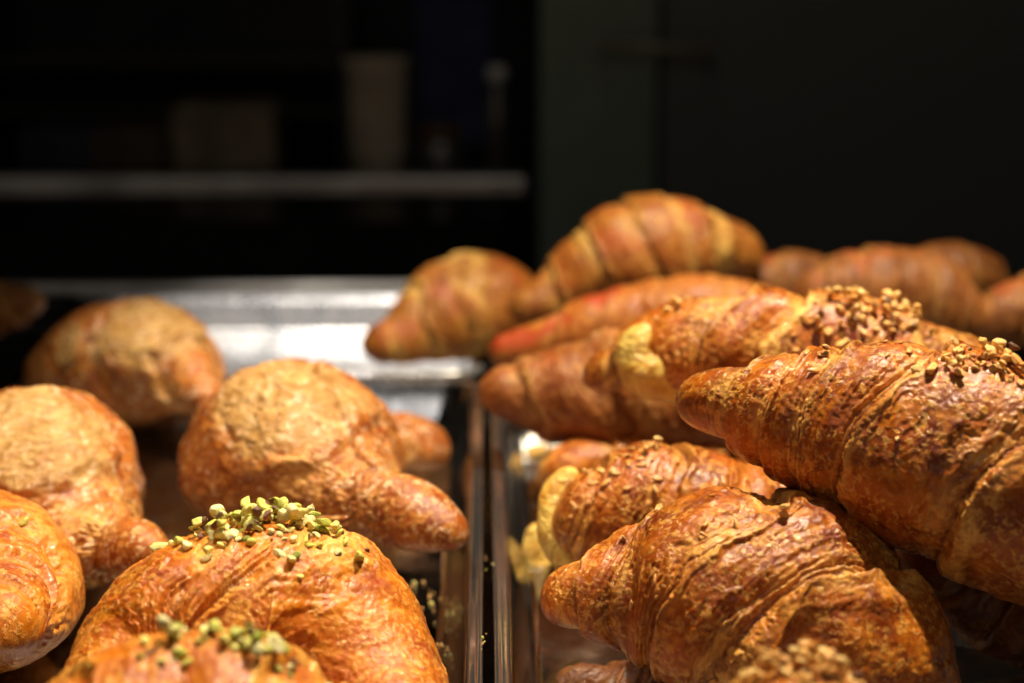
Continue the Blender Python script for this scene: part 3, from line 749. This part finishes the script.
lathe('body', [(0.03, 0), (0.034, 0.005), (0.034, 0.05), (0.028, 0.06)], M_GREY, c, o); lathe('lid', [(0.029, 0.0602), (0.030, 0.062), (0.030, 0.072), (0.027, 0.074)], M_AMBER, c, o)
c = ctrz(462, 2.5)
o = boxm('folded_cloth', c.x - 0.07, 2.5, -0.029, c.x + 0.05, 2.6, 0.19, M_BLUE, bev=0.02, seg=3); tag(o, 'dark blue cloth bundle at the back of the counter', 'cloth')
c = ctrz(215, 2.35)
for i, (px, w, z, col, lb) in enumerate(((130, .05, 0.0, (0.08, 0.05, 0.02), 'brown storage tub at the left on the back counter'), (225, .07, 0.03, (0.25, 0.19, 0.11), 'wide tan storage tub in the shelving unit'), (58, .05, 0.0, (0.03, 0.03, 0.05), 'dark bluish storage tub at the far left of the back counter'))):
    c = ctrz(px, 2.3)
    o = boxm('storage_tub', c.x - w, 2.28, -0.029, c.x + w, 2.4, 0.03 + z, simple('tub', col, 0.5, 0, 0.3, 15), bev=0.008); tag(o, lb, 'tub', 'storage tubs on the back counter')

# crumbs on steel
M_CRUMB = simple('crumb', (0.45, 0.26, 0.09), 0.7, 0, 0.4, 300)
CR = variants(M_CRUMB, 4, 0.0010, 400) + variants(M_PNUT, 2, 0.0013, 410)
rg = random.Random(5)
def crumbs(spots, label, group):
    for (px, py, z, n, sp, sc) in spots:
        for k in range(n):
            q = atz(px + rg.gauss(0, sp), py + rg.gauss(0, sp), z)
            s = rg.uniform(.5, 1.3) * sc
            o = bpy.data.objects.new('pastry_crumb', CR[rg.randrange(6)]); COL.objects.link(o); o.location = (q.x, q.y, z + 0.0006 * s)
            o.scale = (s,) * 3; o.rotation_euler = (rg.random() * 3, rg.random() * 3, rg.random() * 3)
            tag(o, label, 'crumb', group)
crumbs([(428, 600, -0.0288, 14, 12, 1.2), (412, 590, -0.0288, 1, 0, 2.2), (450, 650, -0.0288, 14, 18, 1.0)], 'tiny pastry crumb on the left tray floor beside the pistachio croissant', 'crumbs on the left tray floor')
crumbs([(487, 560, 0.0006, 5, 3, .7), (484, 640, 0.0006, 5, 4, .7)], 'tiny pastry crumb on the steel rims between the two front trays', 'crumbs on the rims')
o = link('pastry_crumb', chunk(500, 0.007, 1.8)); o.data.materials.append(M_HNUT); q = atz(540, 450, -0.027); o.location = q
tag(o, 'larger broken crust piece on the right tray floor below the overhanging horn', 'crumb')

# ------------------------------------------------------------------ light
w = bpy.data.worlds.new('World'); scene.world = w; w.use_nodes = True
w.node_tree.nodes['Background'].inputs[0].default_value = (1.0, 0.8, 0.6, 1); w.node_tree.nodes['Background'].inputs[1].default_value = 0.009
def spot(name, loc, target, power, size, col=(1, .86, .70), angle=70, blend=0.6):
    l = bpy.data.lights.new(name, 'SPOT'); l.energy = power; l.shadow_soft_size = size; l.color = col; l.spot_size = rad(angle); l.spot_blend = blend
    o = bpy.data.objects.new(name, l); COL.objects.link(o); o.location = loc
    o.rotation_euler = (Vector(target) - Vector(loc)).to_track_quat('-Z', 'Y').to_euler(); return o
def area(name, loc, target, power, sx, sy, col=(1, .9, .8)):
    l = bpy.data.lights.new(name, 'AREA'); l.shape = 'RECTANGLE'; l.size = sx; l.size_y = sy; l.energy = power; l.color = col
    o = bpy.data.objects.new(name, l); COL.objects.link(o); o.location = loc
    o.rotation_euler = (Vector(target) - Vector(loc)).to_track_quat('-Z', 'Y').to_euler(); return o
spot('display_spot_right', (0.27, 0.93, 1.07), (0.17, 0.78, 0.0), 98, 0.010, col=(1, .84, .60), angle=60, blend=0.5)
spot('display_spot_left', (-0.30, 0.76, 1.10), (-0.235, 0.80, 0.0), 24, 0.011, col=(1, .84, .60), angle=36, blend=0.45)
spot('display_spot_rear', (-0.10, 1.20, 1.05), (-0.13, 1.32, 0.0), 56, 0.014, col=(1, .92, .84), angle=21, blend=0.7)
area('front_fill', (-0.08, -0.10, 0.95), (-0.12, 1.3, 0.0), 1.1, 0.5, 0.35, (1, .93, .88))  # unseen fill above the camera, added to brighten the tray walls
area('overhead_strip_fill', (-0.02, 0.9, 1.5), (-0.02, 0.9, 0), 0.9, 0.12, 1.8, (1, .9, .8))  # unseen strip light, added so the tray rims catch a streak

scene.view_settings.view_transform = 'Standard'; scene.view_settings.look = 'None'
scene.view_settings.exposure = 0; scene.view_settings.gamma = 1
scene.cycles.use_denoising = True
scene.cycles.max_bounces = 8
